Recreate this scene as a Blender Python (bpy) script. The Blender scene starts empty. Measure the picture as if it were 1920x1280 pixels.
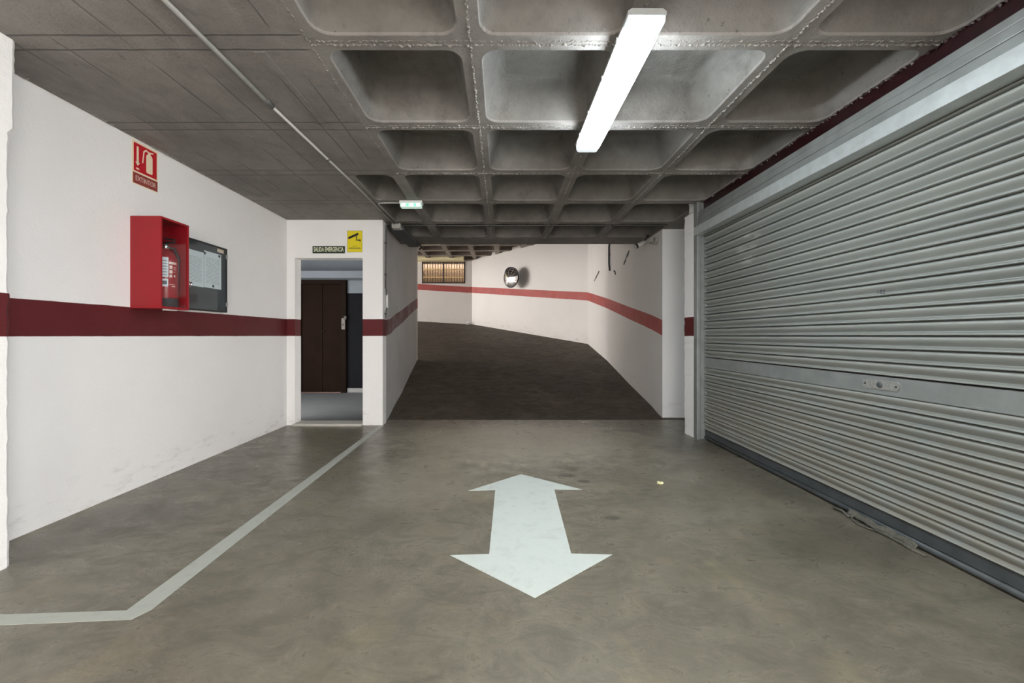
import bpy, bmesh, math, random
from mathutils import Vector, Matrix
random.seed(4)
SC = bpy.context.scene
COL = SC.collection
PI = math.pi

# ------------------------------------------------------------------ camera, world, sun, exposure
CAMZ = 1.123
cam_data = bpy.data.cameras.new('camera')
cam_data.sensor_width = 36.0
cam_data.lens = 760.0 / 1920.0 * 36.0
cam_data.shift_x = 18.0 / 1920.0
cam_data.shift_y = -11.0 / 1920.0
cam_data.clip_start = 0.02
cam = bpy.data.objects.new('camera', cam_data)
cam.location = (0, 0, CAMZ)
cam.rotation_euler = (PI / 2, 0, 0)
COL.objects.link(cam)
SC.camera = cam

world = bpy.data.worlds.new('sky')
SC.world = world
world.use_nodes = True
wn = world.node_tree
wn.nodes['Background'].inputs['Color'].default_value = (1.0, 0.94, 0.88, 1)
wn.nodes['Background'].inputs['Strength'].default_value = 11.0

sun_d = bpy.data.lights.new('sun', 'SUN')
sun_d.energy = 0.66
sun_d.angle = math.radians(7)
sun_d.color = (1.0, 0.96, 0.93)
sun = bpy.data.objects.new('sun', sun_d)
sun.rotation_euler = Vector((1.0, 0.015, -0.045)).to_track_quat('-Z', 'Y').to_euler()
sun.location = (-12, 12, 4)
COL.objects.link(sun)

for nm, loc, rot, sx, sy in (('rear_fill_portal', (-0.1, -4.05, 1.0), (PI / 2, 0, 0), 2.8, 2.0), ('side_fill_portal', (2.2, -1.95, 1.0), (0, PI / 2, 0), 2.0, 3.4), ('ramp_portal', (-9.9, 11.4, 2.9), (0, -PI / 2, 0), 2.0, 5.8)):
    pl = bpy.data.lights.new(nm, 'AREA')      # portals guide sky sampling through the ramp mouth and two added fill openings
    pl.shape = 'RECTANGLE'
    pl.size, pl.size_y = sx, sy
    pl.cycles.is_portal = True
    po = bpy.data.objects.new(nm, pl)
    po.location, po.rotation_euler = loc, rot
    COL.objects.link(po)

vs = SC.view_settings
vs.view_transform = 'Standard'
vs.look = 'None'
vs.exposure = 0.4
vs.gamma = 1.0
vs.use_curve_mapping = False
SC.cycles.max_bounces = 10
SC.cycles.diffuse_bounces = 6
SC.cycles.glossy_bounces = 4
SC.cycles.use_denoising = True

LAMP_E = 66.0
LAMP_COL = (0.86, 0.95, 1.0, 1)


# ------------------------------------------------------------------ node helpers
class NT:
    def __init__(self, name):
        self.m = bpy.data.materials.new(name)
        self.m.use_nodes = True
        self.t = self.m.node_tree
        self.b = self.t.nodes['Principled BSDF']
        self.out = self.t.nodes['Material Output']

    def n(self, kind, **kw):
        nd = self.t.nodes.new(kind)
        for k, v in kw.items():
            setattr(nd, k, v)
        return nd

    def link(self, a, b):
        self.t.links.new(a, b)

    def sock(self, s, v):
        if isinstance(v, bpy.types.NodeSocket):
            self.link(v, s)
        else:
            s.default_value = v

    def math(self, op, a, b=None, c=None, clamp=False):
        nd = self.n('ShaderNodeMath', operation=op)
        nd.use_clamp = clamp
        self.sock(nd.inputs[0], a)
        if b is not None:
            self.sock(nd.inputs[1], b)
        if c is not None:
            self.sock(nd.inputs[2], c)
        return nd.outputs[0]

    def pos(self):
        if not hasattr(self, '_p'):
            self._p = self.n('ShaderNodeNewGeometry').outputs['Position']
            s = self.n('ShaderNodeSeparateXYZ')
            self.link(self._p, s.inputs[0])
            self._xyz = s.outputs
        return self._p

    def xyz(self, i):
        self.pos()
        return self._xyz[i]

    def noise(self, scale, detail=4, rough=0.55, stretch=None, dist=0.0):
        nd = self.n('ShaderNodeTexNoise')
        nd.inputs['Scale'].default_value = scale
        nd.inputs['Detail'].default_value = detail
        nd.inputs['Roughness'].default_value = rough
        nd.inputs['Distortion'].default_value = dist
        src = self.pos()
        if stretch:
            mp = self.n('ShaderNodeMapping')
            mp.inputs['Scale'].default_value = stretch
            self.link(src, mp.inputs['Vector'])
            src = mp.outputs[0]
        self.link(src, nd.inputs['Vector'])
        return nd.outputs['Fac']

    def ramp(self, fac, stops):
        nd = self.n('ShaderNodeValToRGB')
        cr = nd.color_ramp
        while len(cr.elements) < len(stops):
            cr.elements.new(0.5)
        for e, (p, c) in zip(cr.elements, stops):
            e.position = p
            e.color = (c[0], c[1], c[2], 1) if not isinstance(c, (int, float)) else (c, c, c, 1)
        self.link(fac, nd.inputs[0])
        return nd.outputs[0]

    def mix(self, fac, a, b, mode='MIX'):
        nd = self.n('ShaderNodeMix', data_type='RGBA', blend_type=mode)
        self.sock(nd.inputs[0], fac)
        for s, v in ((nd.inputs[6], a), (nd.inputs[7], b)):
            if isinstance(v, tuple) and len(v) == 3:
                v = (*v, 1)
            self.sock(s, v)
        return nd.outputs[2]

    def smooth(self, v, lo, hi, a=0.0, b=1.0):
        nd = self.n('ShaderNodeMapRange', interpolation_type='SMOOTHSTEP')
        self.sock(nd.inputs[0], v)
        for i, q in enumerate((lo, hi, a, b)):
            nd.inputs[i + 1].default_value = q
        return nd.outputs[0]

    def bump(self, h, strength=0.3, dist=0.01):
        nd = self.n('ShaderNodeBump')
        nd.inputs['Strength'].default_value = strength
        nd.inputs['Distance'].default_value = dist
        self.link(h, nd.inputs['Height'])
        self.link(nd.outputs[0], self.b.inputs['Normal'])

    def line(self, coord, at, width, wob=None):
        """1 on a thin line at coord == at"""
        c = coord if wob is None else self.math('ADD', coord, wob)
        d = self.math('ABSOLUTE', self.math('SUBTRACT', c, at))
        return self.smooth(d, width * 0.4, width, 1.0, 0.0)


def srgb(r, g, b):
    f = lambda c: (c / 255 / 12.92) if c / 255 <= 0.04045 else ((c / 255 + 0.055) / 1.055) ** 2.4
    return (f(r), f(g), f(b))


def simple(name, color, rough=0.5, metal=0.0, noise=0.0, nscale=30, emit=None, estr=0.0, spec=None):
    t = NT(name)
    if noise:
        f = t.noise(nscale, 4)
        c2 = tuple(max(0, c * (1 - noise)) for c in color)
        c1 = tuple(min(1, c * (1 + noise)) for c in color)
        t.link(t.ramp(f, [(0.3, c2), (0.7, c1)]), t.b.inputs['Base Color'])
    else:
        t.b.inputs['Base Color'].default_value = (*color, 1)
    t.b.inputs['Roughness'].default_value = rough
    t.b.inputs['Metallic'].default_value = metal
    if spec is not None:
        t.b.inputs['Specular IOR Level'].default_value = spec
    if emit:
        t.b.inputs['Emission Color'].default_value = (*emit, 1)
        t.b.inputs['Emission Strength'].default_value = estr
    return t.m


STRIPE = srgb(94, 30, 34)


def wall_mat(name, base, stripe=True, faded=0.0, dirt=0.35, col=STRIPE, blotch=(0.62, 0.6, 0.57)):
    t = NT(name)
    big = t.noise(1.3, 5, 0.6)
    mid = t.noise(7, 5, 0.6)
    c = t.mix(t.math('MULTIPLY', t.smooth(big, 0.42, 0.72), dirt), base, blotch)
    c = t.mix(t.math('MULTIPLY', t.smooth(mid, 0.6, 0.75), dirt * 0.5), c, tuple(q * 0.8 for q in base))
    at = t.n('ShaderNodeAttribute', attribute_name='hf')
    hf = at.outputs['Fac']
    # scuffs near the ground
    low = t.math('MULTIPLY', t.smooth(hf, 0.0, 0.35, 1.0, 0.0), t.smooth(t.noise(5, 6, 0.7, (1, 1, 3)), 0.5, 0.75))
    c = t.mix(t.math('MULTIPLY', low, 0.55), c, (0.36, 0.33, 0.3))
    if stripe:
        wob = t.math('MULTIPLY', t.math('SUBTRACT', t.noise(6, 3), 0.5), 0.006)
        h = t.math('ADD', hf, wob)
        band = t.math('MULTIPLY', t.smooth(h, 1.117, 1.121), t.smooth(h, 1.328, 1.332, 1.0, 0.0))
        sc = t.mix(t.smooth(t.noise(3, 4), 0.35, 0.7), col, tuple(q * 0.86 for q in col))
        if faded:
            sc = t.mix(t.math('MULTIPLY', t.smooth(t.noise(4, 5, 0.65), 0.35, 0.65), faded), sc, (0.33, 0.25, 0.25))
        c = t.mix(band, c, sc)
    t.link(c, t.b.inputs['Base Color'])
    t.b.inputs['Roughness'].default_value = 0.62
    t.b.inputs['Specular IOR Level'].default_value = 0.3
    bh = t.math('ADD', t.noise(90, 3, 0.6), t.math('MULTIPLY', t.noise(12, 4, 0.6), 1.6))
    t.bump(bh, 0.32, 0.006)
    return t.m


def concrete_mat(name, lo, hi, lines=True):
    t = NT(name)
    n1 = t.noise(1.1, 6, 0.62)
    n2 = t.noise(9, 6, 0.7)
    n3 = t.noise(4, 5, 0.65, (0.9, 0.22, 1.0), 0.4)
    c = t.mix(t.smooth(n1, 0.3, 0.72), lo, hi)
    c = t.mix(t.math('MULTIPLY', t.smooth(n2, 0.45, 0.75), 0.35), c, tuple(q * 0.62 for q in lo))
    c = t.mix(t.math('MULTIPLY', t.smooth(n3, 0.5, 0.72), 0.35), c, tuple(min(1, q * 1.18) for q in hi))
    # dark pits
    pit = t.smooth(t.noise(26, 4, 0.6, (1, 0.5, 1)), 0.66, 0.74)
    c = t.mix(t.math('MULTIPLY', t.smooth(t.noise(3.2, 6, 0.7, (1.0, 0.45, 1.0), 0.5), 0.54, 0.72), 0.45), c, tuple(q * 0.6 for q in lo))
    c = t.mix(t.math('MULTIPLY', pit, 0.7), c, tuple(q * 0.4 for q in lo))
    bh = t.math('ADD', t.noise(70, 4, 0.65), t.math('MULTIPLY', n2, 2.0))
    if lines:
        x, y = t.xyz(0), t.xyz(1)
        wob = t.math('MULTIPLY', t.math('SUBTRACT', t.noise(5, 3), 0.5), 0.012)
        soffit = t.smooth(x, -1.0, -0.96, 1.0, 0.0)
        tot = None
        for k in range(-9, 6):
            for e in (-0.05, 0.05):
                l = t.line(y, 2.01 + 0.8 * k + e, 0.009, wob)
                tot = l if tot is None else t.math('MAXIMUM', tot, l)
        for xx in (-2.42, -2.2, -1.86, -1.62, -1.25, -1.1):
            l = t.line(x, xx, 0.006, wob)
            brk = t.smooth(t.noise(1.7, 2, 0.5, (3, 1, 1)), 0.42, 0.5)
            tot = t.math('MAXIMUM', tot, t.math('MULTIPLY', l, brk))
        tot = t.math('MULTIPLY', tot, soffit)
        c = t.mix(t.math('MULTIPLY', tot, 0.6), c, tuple(q * 0.35 for q in lo))
        bh = t.math('SUBTRACT', bh, t.math('MULTIPLY', tot, 1.2))
    t.link(c, t.b.inputs['Base Color'])
    t.b.inputs['Roughness'].default_value = 0.75
    t.b.inputs['Specular IOR Level'].default_value = 0.3
    t.bump(bh, 0.5, 0.008)
    return t.m


def floor_mat(name, lo, hi, stains_and_pool=(), rough=(0.24, 0.44)):
    t = NT(name)
    n1 = t.noise(0.9, 6, 0.62, None, 0.6)
    n2 = t.noise(4.5, 7, 0.72, (1.0, 1.7, 1), 0.8)
    n3 = t.noise(30, 5, 0.7)
    c = t.mix(t.smooth(n1, 0.3, 0.7), lo, hi)
    c = t.mix(t.math('MULTIPLY', t.smooth(n2, 0.38, 0.68), 0.75), c, tuple(q * 0.70 for q in lo))
    c = t.mix(t.math('MULTIPLY', t.smooth(t.noise(2.4, 5, 0.6, (1.3, 1, 1)), 0.52, 0.74), 0.55), c,
              (hi[0] * 1.16, hi[1] * 1.08, hi[2] * 0.92))
    c = t.mix(t.math('MULTIPLY', t.smooth(n3, 0.62, 0.74), 0.3), c, tuple(q * 0.5 for q in lo))
    c = t.mix(t.math('MULTIPLY', t.smooth(t.noise(11, 8, 0.75, (1.0, 1.5, 1), 1.2), 0.5, 0.72), 0.45), c, tuple(min(1, q * 1.3) for q in hi))
    c = t.mix(t.math('MULTIPLY', t.smooth(t.noise(16, 6, 0.7, (1.0, 1.6, 1), 0.6), 0.54, 0.72), 0.36), c, tuple(q * 0.66 for q in lo))
    x, y = t.xyz(0), t.xyz(1)
    dist = t.math('MULTIPLY', t.math('SUBTRACT', t.noise(7, 4, 0.7), 0.5), 1.3)
    for sx, sy, rx, ry, am in stains_and_pool:
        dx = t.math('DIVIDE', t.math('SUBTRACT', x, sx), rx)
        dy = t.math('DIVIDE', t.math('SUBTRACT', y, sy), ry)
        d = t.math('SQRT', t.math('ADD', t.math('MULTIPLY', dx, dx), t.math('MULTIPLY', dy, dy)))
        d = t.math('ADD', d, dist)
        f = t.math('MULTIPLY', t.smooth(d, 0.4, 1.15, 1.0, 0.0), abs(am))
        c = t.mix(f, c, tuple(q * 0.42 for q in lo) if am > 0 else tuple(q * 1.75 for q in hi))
    t.link(c, t.b.inputs['Base Color'])
    t.link(t.smooth(n2, 0.3, 0.7, rough[0], rough[1]), t.b.inputs['Roughness'])
    t.b.inputs['Specular IOR Level'].default_value = 0.4
    t.bump(t.math('ADD', t.noise(60, 4, 0.6), t.math('MULTIPLY', n2, 3.0)), 0.18, 0.004)
    return t.m


def paint_mat(name, base):
    t = NT(name)
    n = t.noise(9, 7, 0.72, (1, 1.3, 1), 0.5)
    n2 = t.noise(45, 4, 0.7)
    c = t.mix(t.math('MULTIPLY', t.smooth(n, 0.48, 0.72), 0.5), base, tuple(q * 0.72 for q in base))
    c = t.mix(t.math('MULTIPLY', t.smooth(n2, 0.64, 0.74), 0.5), c, tuple(q * 0.5 for q in base))
    t.link(c, t.b.inputs['Base Color'])
    t.b.inputs['Roughness'].default_value = 0.5
    t.bump(n2, 0.1, 0.002)
    return t.m


def slat_mat(name):
    t = NT(name)
    n = t.noise(2.0, 5, 0.6, (1, 0.5, 3))
    n2 = t.noise(22, 5, 0.65, (1, 0.25, 2))
    c = t.mix(t.smooth(n, 0.3, 0.7), (0.27, 0.285, 0.27), (0.3182, 0.3311, 0.3096))
    c = t.mix(t.math('MULTIPLY', t.smooth(n2, 0.5, 0.75), 0.18), c, (0.136, 0.144, 0.14))
    # beige dust lying on the lower slats
    z = t.xyz(2)
    dust = t.math('MULTIPLY', t.smooth(z, 0.1, 1.3, 0.6, 0.0), t.smooth(t.noise(5, 4), 0.3, 0.6))
    c = t.mix(dust, c, (0.304, 0.284, 0.232))
    # rubbed pale smears near the far upper corner
    y = t.xyz(1)
    for sy, sz, r in ((3.62, 2.02, .05), (3.5, 1.98, .045), (3.55, 1.9, .05), (3.72, 1.9, .07), (3.62, 1.8, .08)):
        dy = t.math('DIVIDE', t.math('SUBTRACT', y, sy), r * 1.4)
        dz = t.math('DIVIDE', t.math('SUBTRACT', z, sz), r * 0.6)
        d = t.math('SQRT', t.math('ADD', t.math('MULTIPLY', dy, dy), t.math('MULTIPLY', dz, dz)))
        d = t.math('ADD', d, t.math('MULTIPLY', t.math('SUBTRACT', t.noise(30, 4), 0.5), 1.6))
        c = t.mix(t.math('MULTIPLY', t.smooth(d, 0.3, 1.1, 1.0, 0.0), 0.6), c, (0.55, 0.56, 0.54))
    t.link(c, t.b.inputs['Base Color'])
    t.b.inputs['Roughness'].default_value = 0.5
    t.b.inputs['Metallic'].default_value = 0.25
    t.bump(n2, 0.04, 0.002)
    return t.m


def glass_mat(name, tint=(1, 1, 1), gloss=0.12):
    t = NT(name)
    t.t.nodes.remove(t.b)
    tr = t.n('ShaderNodeBsdfTransparent')
    tr.inputs[0].default_value = (*tint, 1)
    gl = t.n('ShaderNodeBsdfGlossy')
    gl.inputs['Roughness'].default_value = 0.05
    lw = t.n('ShaderNodeLayerWeight')
    lw.inputs[0].default_value = 0.35
    f = t.math('ADD', t.math('MULTIPLY', lw.outputs['Fresnel'], 0.07), gloss * 0.1, clamp=True)
    mx = t.n('ShaderNodeMixShader')
    t.link(f, mx.inputs[0])
    t.link(tr.outputs[0], mx.inputs[1])
    t.link(gl.outputs[0], mx.inputs[2])
    t.link(mx.outputs[0], t.out.inputs[0])
    return t.m


def lines_paper_mat(name, axis_y0, axis_y1, z0, z1, rows):
    """white sheet printed with rows of fine grey writing"""
    t = NT(name)
    y, z = t.xyz(1), t.xyz(2)
    v = t.math('DIVIDE', t.math('SUBTRACT', z, z0), z1 - z0)
    u = t.math('DIVIDE', t.math('SUBTRACT', y, axis_y0), axis_y1 - axis_y0)
    row = t.math('FRACT', t.math('MULTIPLY', v, rows))
    ink = t.smooth(t.math('ABSOLUTE', t.math('SUBTRACT', row, 0.5)), 0.12, 0.2, 1.0, 0.0)
    wn_ = t.n('ShaderNodeTexWhiteNoise', noise_dimensions='2D')
    cmb = t.n('ShaderNodeCombineXYZ')
    t.link(t.math('FLOOR', t.math('MULTIPLY', u, 46)), cmb.inputs[0])
    t.link(t.math('FLOOR', t.math('MULTIPLY', v, rows)), cmb.inputs[1])
    t.link(cmb.outputs[0], wn_.inputs['Vector'])
    ink = t.math('MULTIPLY', ink, t.smooth(wn_.outputs['Value'], 0.18, 0.22))
    mar = t.math('MULTIPLY', t.smooth(u, 0.1, 0.11), t.smooth(u, 0.86, 0.9, 1.0, 0.0))
    marv = t.math('MULTIPLY', t.smooth(v, 0.1, 0.11), t.smooth(v, 0.84, 0.86, 1.0, 0.0))
    ink = t.math('MULTIPLY', ink, t.math('MULTIPLY', mar, marv))
    t.link(t.mix(t.math('MULTIPLY', ink, 0.6), (0.72, 0.73, 0.74), (0.12, 0.12, 0.13)), t.b.inputs['Base Color'])
    t.b.inputs['Roughness'].default_value = 0.7
    return t.m


M = dict(
    wall=wall_mat('white_plaster', (0.84, 0.83, 0.825), dirt=0.10),
    wall_far=wall_mat('ramp_plaster', (0.72, 0.70, 0.68), dirt=0.25, col=srgb(176, 84, 80), faded=0.12),
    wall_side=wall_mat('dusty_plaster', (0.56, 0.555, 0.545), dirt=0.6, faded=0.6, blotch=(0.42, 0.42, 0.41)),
    wall_plain=wall_mat('plain_plaster', (0.80, 0.80, 0.80), stripe=False, dirt=0.15),
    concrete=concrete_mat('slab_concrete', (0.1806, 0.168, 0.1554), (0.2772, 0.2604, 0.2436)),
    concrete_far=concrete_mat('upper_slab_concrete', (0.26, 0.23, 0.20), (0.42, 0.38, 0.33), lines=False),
    pan=concrete_mat('moulded_pan_shaded', (0.115, 0.107, 0.096), (0.20, 0.19, 0.175), lines=False),  # moulded tone plus recess shade, both put into a darker colour
    pan_far=concrete_mat('moulded_pan_shaded_upper', (0.12, 0.10, 0.082), (0.20, 0.17, 0.145), lines=False),  # upper pans carry recess shade in their colour too
    floor=floor_mat('floor_concrete', (0.150, 0.133, 0.100), (0.218, 0.196, 0.151), stains_and_pool=(
        (0.58, 3.42, .08, .09, .95), (0.52, 3.26, .09, .06, .95), (0.63, 3.13, .06, .05, .8), (0.668, 2.5, .07, .035, .8),
        (-0.02, 4.05, .35, .1, .6), (-0.25, 5.2, .3, .08, .6), (-1.1, 4.1, .7, .35, .35), (1.9, 4.1, .5, .3, .45),
        (0.2, 4.8, .8, .35, -.4), (0.15, 4.4, 1.6, 1.1, -.75), (-0.55, 3.2, .5, .7, -.35), (-2.2, 2.5, .5, .3, .35), (-2.2, 3.3, .4, .3, .3),  # widest pale ellipse is the bright light pool put into the floor colour
        (1.75, 2.2, .5, .35, .5), (-0.7, 2.45, .2, .15, .3), (2.0, 3.1, .25, .5, .4))),
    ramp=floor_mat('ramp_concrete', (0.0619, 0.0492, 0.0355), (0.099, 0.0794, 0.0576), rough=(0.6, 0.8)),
    vest_floor=simple('vestibule_floor', (0.075, 0.082, 0.088), 0.6, noise=0.12, nscale=4),
    paint=paint_mat('road_paint', (0.5772, 0.6084, 0.5694)),
    paint_line=paint_mat('line_paint', (0.4056, 0.4212, 0.3744)),
    slat=slat_mat('shutter_slats'),
    steel=simple('grey_painted_steel', (0.25, 0.265, 0.26), 0.42, 0.3, 0.14, 8),
    steel_dark=simple('dark_slate_steel', (0.062, 0.070, 0.074), 0.5, 0.2, 0.2, 12),
    steel_light=simple('pale_steel', (0.50, 0.53, 0.53), 0.35, 0.35, 0.1, 14),
    steel_worn=simple('worn_zinc', (0.36, 0.36, 0.34), 0.45, 0.5, 0.25, 60),
    red_dark=simple('maroon_painted_beam', (0.018, 0.0025, 0.004), 0.35, 0, 0.4, 25),
    red=simple('red_enamel', srgb(146, 12, 26), 0.4, 0, 0.04, 5),
    red_in=simple('red_enamel_inside', srgb(140, 14, 28), 0.4),
    red_ext=simple('extinguisher_red', srgb(150, 16, 28), 0.3),
    black=simple('black_plastic', (0.015, 0.016, 0.017), 0.45),
    dark=simple('dark_rubber', (0.03, 0.03, 0.032), 0.7, 0, 0.2, 20),
    board=simple('black_board', (0.028, 0.033, 0.036), 0.4, 0, 0.15, 6),
    chrome=simple('chrome', (0.8, 0.8, 0.8), 0.15, 1.0),
    mirror=simple('mirror_face', (0.92, 0.93, 0.94), 0.03, 1.0),
    white=simple('white_plastic', (0.75, 0.76, 0.76), 0.4),
    pvc=simple('grey_conduit', (0.40, 0.395, 0.38), 0.5, 0, 0.08, 30),
    pvc_light=simple('pale_conduit', (0.50, 0.49, 0.46), 0.45, 0, 0.08, 30),
    pvc_dark=simple('dirty_conduit', (0.10, 0.10, 0.095), 0.6, 0, 0.3, 30),
    yellow=simple('sign_yellow', srgb(226, 208, 28), 0.45),
    sign_red=simple('sign_red', srgb(186, 26, 40), 0.4),
    sign_brown=simple('faded_sign_red', srgb(140, 62, 56), 0.5, 0, 0.15, 60),
    sign_cream=simple('sign_cream', srgb(236, 218, 190), 0.5),
    sign_green=simple('exit_sign_green', (0.012, 0.028, 0.012), 0.45),
    sign_text=simple('exit_sign_letters', srgb(226, 228, 200), 0.5),
    brown=simple('brown_lift_door', (0.007, 0.0040, 0.0028), 0.8, 0.0, 0.15, 4, spec=0.03),
    brown_dark=simple('brown_lift_frame', (0.006, 0.0040, 0.0030), 0.8, 0.0, 0.15, 4, spec=0.03),
    navy=simple('dark_blue_tiles', (0.005, 0.0055, 0.007), 0.8, 0, 0.1, 8, spec=0.03),
    bluegrey=simple('blue_grey_plaster', (0.08, 0.095, 0.112), 0.9, 0, 0.05, 4),
    paper_scrap=simple('cream_paper', srgb(232, 226, 180), 0.7),
    rag=simple('grey_rag', (0.10, 0.095, 0.078), 0.9, 0, 0.3, 60),
    glass=glass_mat('clear_glass'),
    glass_clear=glass_mat('clear_acrylic', (0.96, 0.99, 1.0), 0.05),
    label=simple('white_label', (0.70, 0.70, 0.72), 0.5),
    label_ink=simple('label_ink', (0.12, 0.12, 0.14), 0.6),
    pink=simple('faded_pink_label', srgb(222, 196, 184), 0.6),
)
# sunlit brick wall outside the barred window
tb = NT('outdoor_bricks')
bk = tb.n('ShaderNodeTexBrick')
mp = tb.n('ShaderNodeMapping')
mp.inputs['Rotation'].default_value = (PI / 2, 0, 0)
tb.link(tb.pos(), mp.inputs['Vector'])
tb.link(mp.outputs[0], bk.inputs['Vector'])
bk.inputs['Scale'].default_value = 5.0
bk.inputs['Color1'].default_value = (*srgb(118, 96, 72), 1)
bk.inputs['Color2'].default_value = (*srgb(104, 82, 60), 1)
bk.inputs['Mortar'].default_value = (*srgb(60, 46, 34), 1)
tb.link(bk.outputs['Color'], tb.b.inputs['Base Color'])
M['brick'] = tb.m
# lamp diffuser: glowing prismatic acrylic
td = NT('glowing_diffuser')
td.b.inputs['Base Color'].default_value = (0.8, 0.85, 0.9, 1)
td.b.inputs['Emission Color'].default_value = LAMP_COL
td.b.inputs['Emission Strength'].default_value = LAMP_E
M['diffuser'] = td.m
te = NT('dim_diffuser_end')
te.b.inputs['Base Color'].default_value = (0.75, 0.8, 0.85, 1)
te.b.inputs['Emission Color'].default_value = LAMP_COL
te.b.inputs['Emission Strength'].default_value = 0.55
te.b.inputs['Roughness'].default_value = 0.25
M['diffuser_end'] = te.m
M['led_white'] = simple('led_white', (0.8, 0.9, 0.85), 0.4, emit=(0.75, 1.0, 0.88), estr=1.6)
M['led_green'] = simple('led_green', (0.3, 0.8, 0.5), 0.4, emit=(0.12, 0.75, 0.38), estr=0.75)


# ------------------------------------------------------------------ mesh helpers
class MB:
    def __init__(self):
        self.bm = bmesh.new()
        self.hf = None

    def box(self, x0, x1, y0, y1, z0, z1, bev=0.0, rot=None):
        r = bmesh.ops.create_cube(self.bm, size=1.0)
        vs_ = r['verts']
        c = Vector(((x0 + x1) / 2, (y0 + y1) / 2, (z0 + z1) / 2))
        s = (abs(x1 - x0), abs(y1 - y0), abs(z1 - z0))
        for v in vs_:
            v.co = Vector((v.co.x * s[0], v.co.y * s[1], v.co.z * s[2]))
        if rot is not None:
            for v in vs_:
                v.co = rot @ v.co
        for v in vs_:
            v.co += c
        if bev:
            es = list({e for v in vs_ for e in v.link_edges})
            bmesh.ops.bevel(self.bm, geom=es, offset=bev, segments=2, affect='EDGES', profile=0.6)
        return self

    def tube(self, pts, r, seg=10, caps=True, closed=False):
        pts = [Vector(p) for p in pts]
        n = len(pts)
        rr = r if isinstance(r, (list, tuple)) else [r] * n
        rings = []
        up = None
        for i, p in enumerate(pts):
            if closed:
                d = pts[(i + 1) % n] - pts[i - 1]
            else:
                d = pts[min(i + 1, n - 1)] - pts[max(i - 1, 0)]
            d.normalize()
            if up is None:
                up = Vector((0, 0, 1)) if abs(d.z) < 0.9 else Vector((1, 0, 0))
            s = d.cross(up).normalized()
            up = s.cross(d).normalized()
            rings.append([self.bm.verts.new(p + (s * math.cos(a) + up * math.sin(a)) * rr[i])
                          for a in (2 * PI * k / seg for k in range(seg))])
        m = n if closed else n - 1
        for i in range(m):
            a, b = rings[i], rings[(i + 1) % n]
            for k in range(seg):
                f = self.bm.faces.new((a[k], a[(k + 1) % seg], b[(k + 1) % seg], b[k]))
                f.smooth = True
        if caps and not closed:
            self.bm.faces.new(rings[0])
            self.bm.faces.new(rings[-1][::-1])
        return self

    def lathe(self, prof, seg=32, mat=None, smooth=True):
        """prof: (r, h) around local z; mat places it"""
        mat = mat or Matrix.Identity(4)
        rings = []
        for r, h in prof:
            if r < 1e-6:
                rings.append([self.bm.verts.new(mat @ Vector((0, 0, h)))])
            else:
                rings.append([self.bm.verts.new(mat @ Vector((r * math.cos(2 * PI * k / seg), r * math.sin(2 * PI * k / seg), h)))
                              for k in range(seg)])
        for a, b in zip(rings, rings[1:]):
            for k in range(seg):
                k2 = (k + 1) % seg
                if len(a) == 1 and len(b) == 1:
                    continue
                if len(a) == 1:
                    f = self.bm.faces.new((a[0], b[k2], b[k]))
                elif len(b) == 1:
                    f = self.bm.faces.new((a[k], a[k2], b[0]))
                else:
                    f = self.bm.faces.new((a[k], a[k2], b[k2], b[k]))
                f.smooth = smooth
        return self

    def prism(self, poly, mat, depth):
        """poly of (u, v) extruded along local z by depth, placed by mat"""
        a = [self.bm.verts.new(mat @ Vector((u, v, 0))) for u, v in poly]
        b = [self.bm.verts.new(mat @ Vector((u, v, depth))) for u, v in poly]
        n = len(poly)
        self.bm.faces.new(a[::-1])
        self.bm.faces.new(b)
        for i in range(n):
            self.bm.faces.new((a[i], a[(i + 1) % n], b[(i + 1) % n], b[i]))
        return self

    def grid(self, nu, nv, fn, smooth=True):
        vv = [[self.bm.verts.new(fn(i / nu, j / nv)) for j in range(nv + 1)] for i in range(nu + 1)]
        for i in range(nu):
            for j in range(nv):
                f = self.bm.faces.new((vv[i][j], vv[i + 1][j], vv[i + 1][j + 1], vv[i][j + 1]))
                f.smooth = smooth
        return self

    def build(self, name, mat, parent=None, normals=True, hf=None, recenter=False):
        if normals:
            bmesh.ops.recalc_face_normals(self.bm, faces=self.bm.faces[:])
        me = bpy.data.meshes.new(name)
        self.bm.to_mesh(me)
        self.bm.free()
        for m_ in (mat if isinstance(mat, (list, tuple)) else [mat]):
            me.materials.append(m_)
        if hf:
            at = me.attributes.new('hf', 'FLOAT', 'POINT')
            for i, v in enumerate(me.vertices):
                at.data[i].value = hf(v.co)
        o = bpy.data.objects.new(name, me)
        COL.objects.link(o)
        if parent is not None:
            o.parent = parent
            o.matrix_parent_inverse = Matrix.Translation(-parent.location) if parent.rotation_euler.to_quaternion().angle < 1e-6 \
                else parent_matrix(parent).inverted()
        return o


def parent_matrix(p):
    return Matrix.Translation(p.location) @ p.rotation_euler.to_matrix().to_4x4()


def empty(name, loc):
    o = bpy.data.objects.new(name, None)
    o.empty_display_size = 0.1
    o.location = loc
    COL.objects.link(o)
    return o


def tag(o, label, cat, group=None):
    o['label'] = label
    o['category'] = cat
    if group:
        o['group'] = group
    return o


def struct(o, label=None, cat=None):
    o['kind'] = 'structure'
    if label:
        o['label'] = label
    if cat:
        o['category'] = cat
    return o


def frame(origin, u, v):
    """matrix whose local x is u, y is v, z is u x v"""
    u = Vector(u).normalized()
    v = Vector(v).normalized()
    w = u.cross(v).normalized()
    m = Matrix((u, v, w)).transposed().to_4x4()
    m.translation = Vector(origin)
    return m


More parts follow.
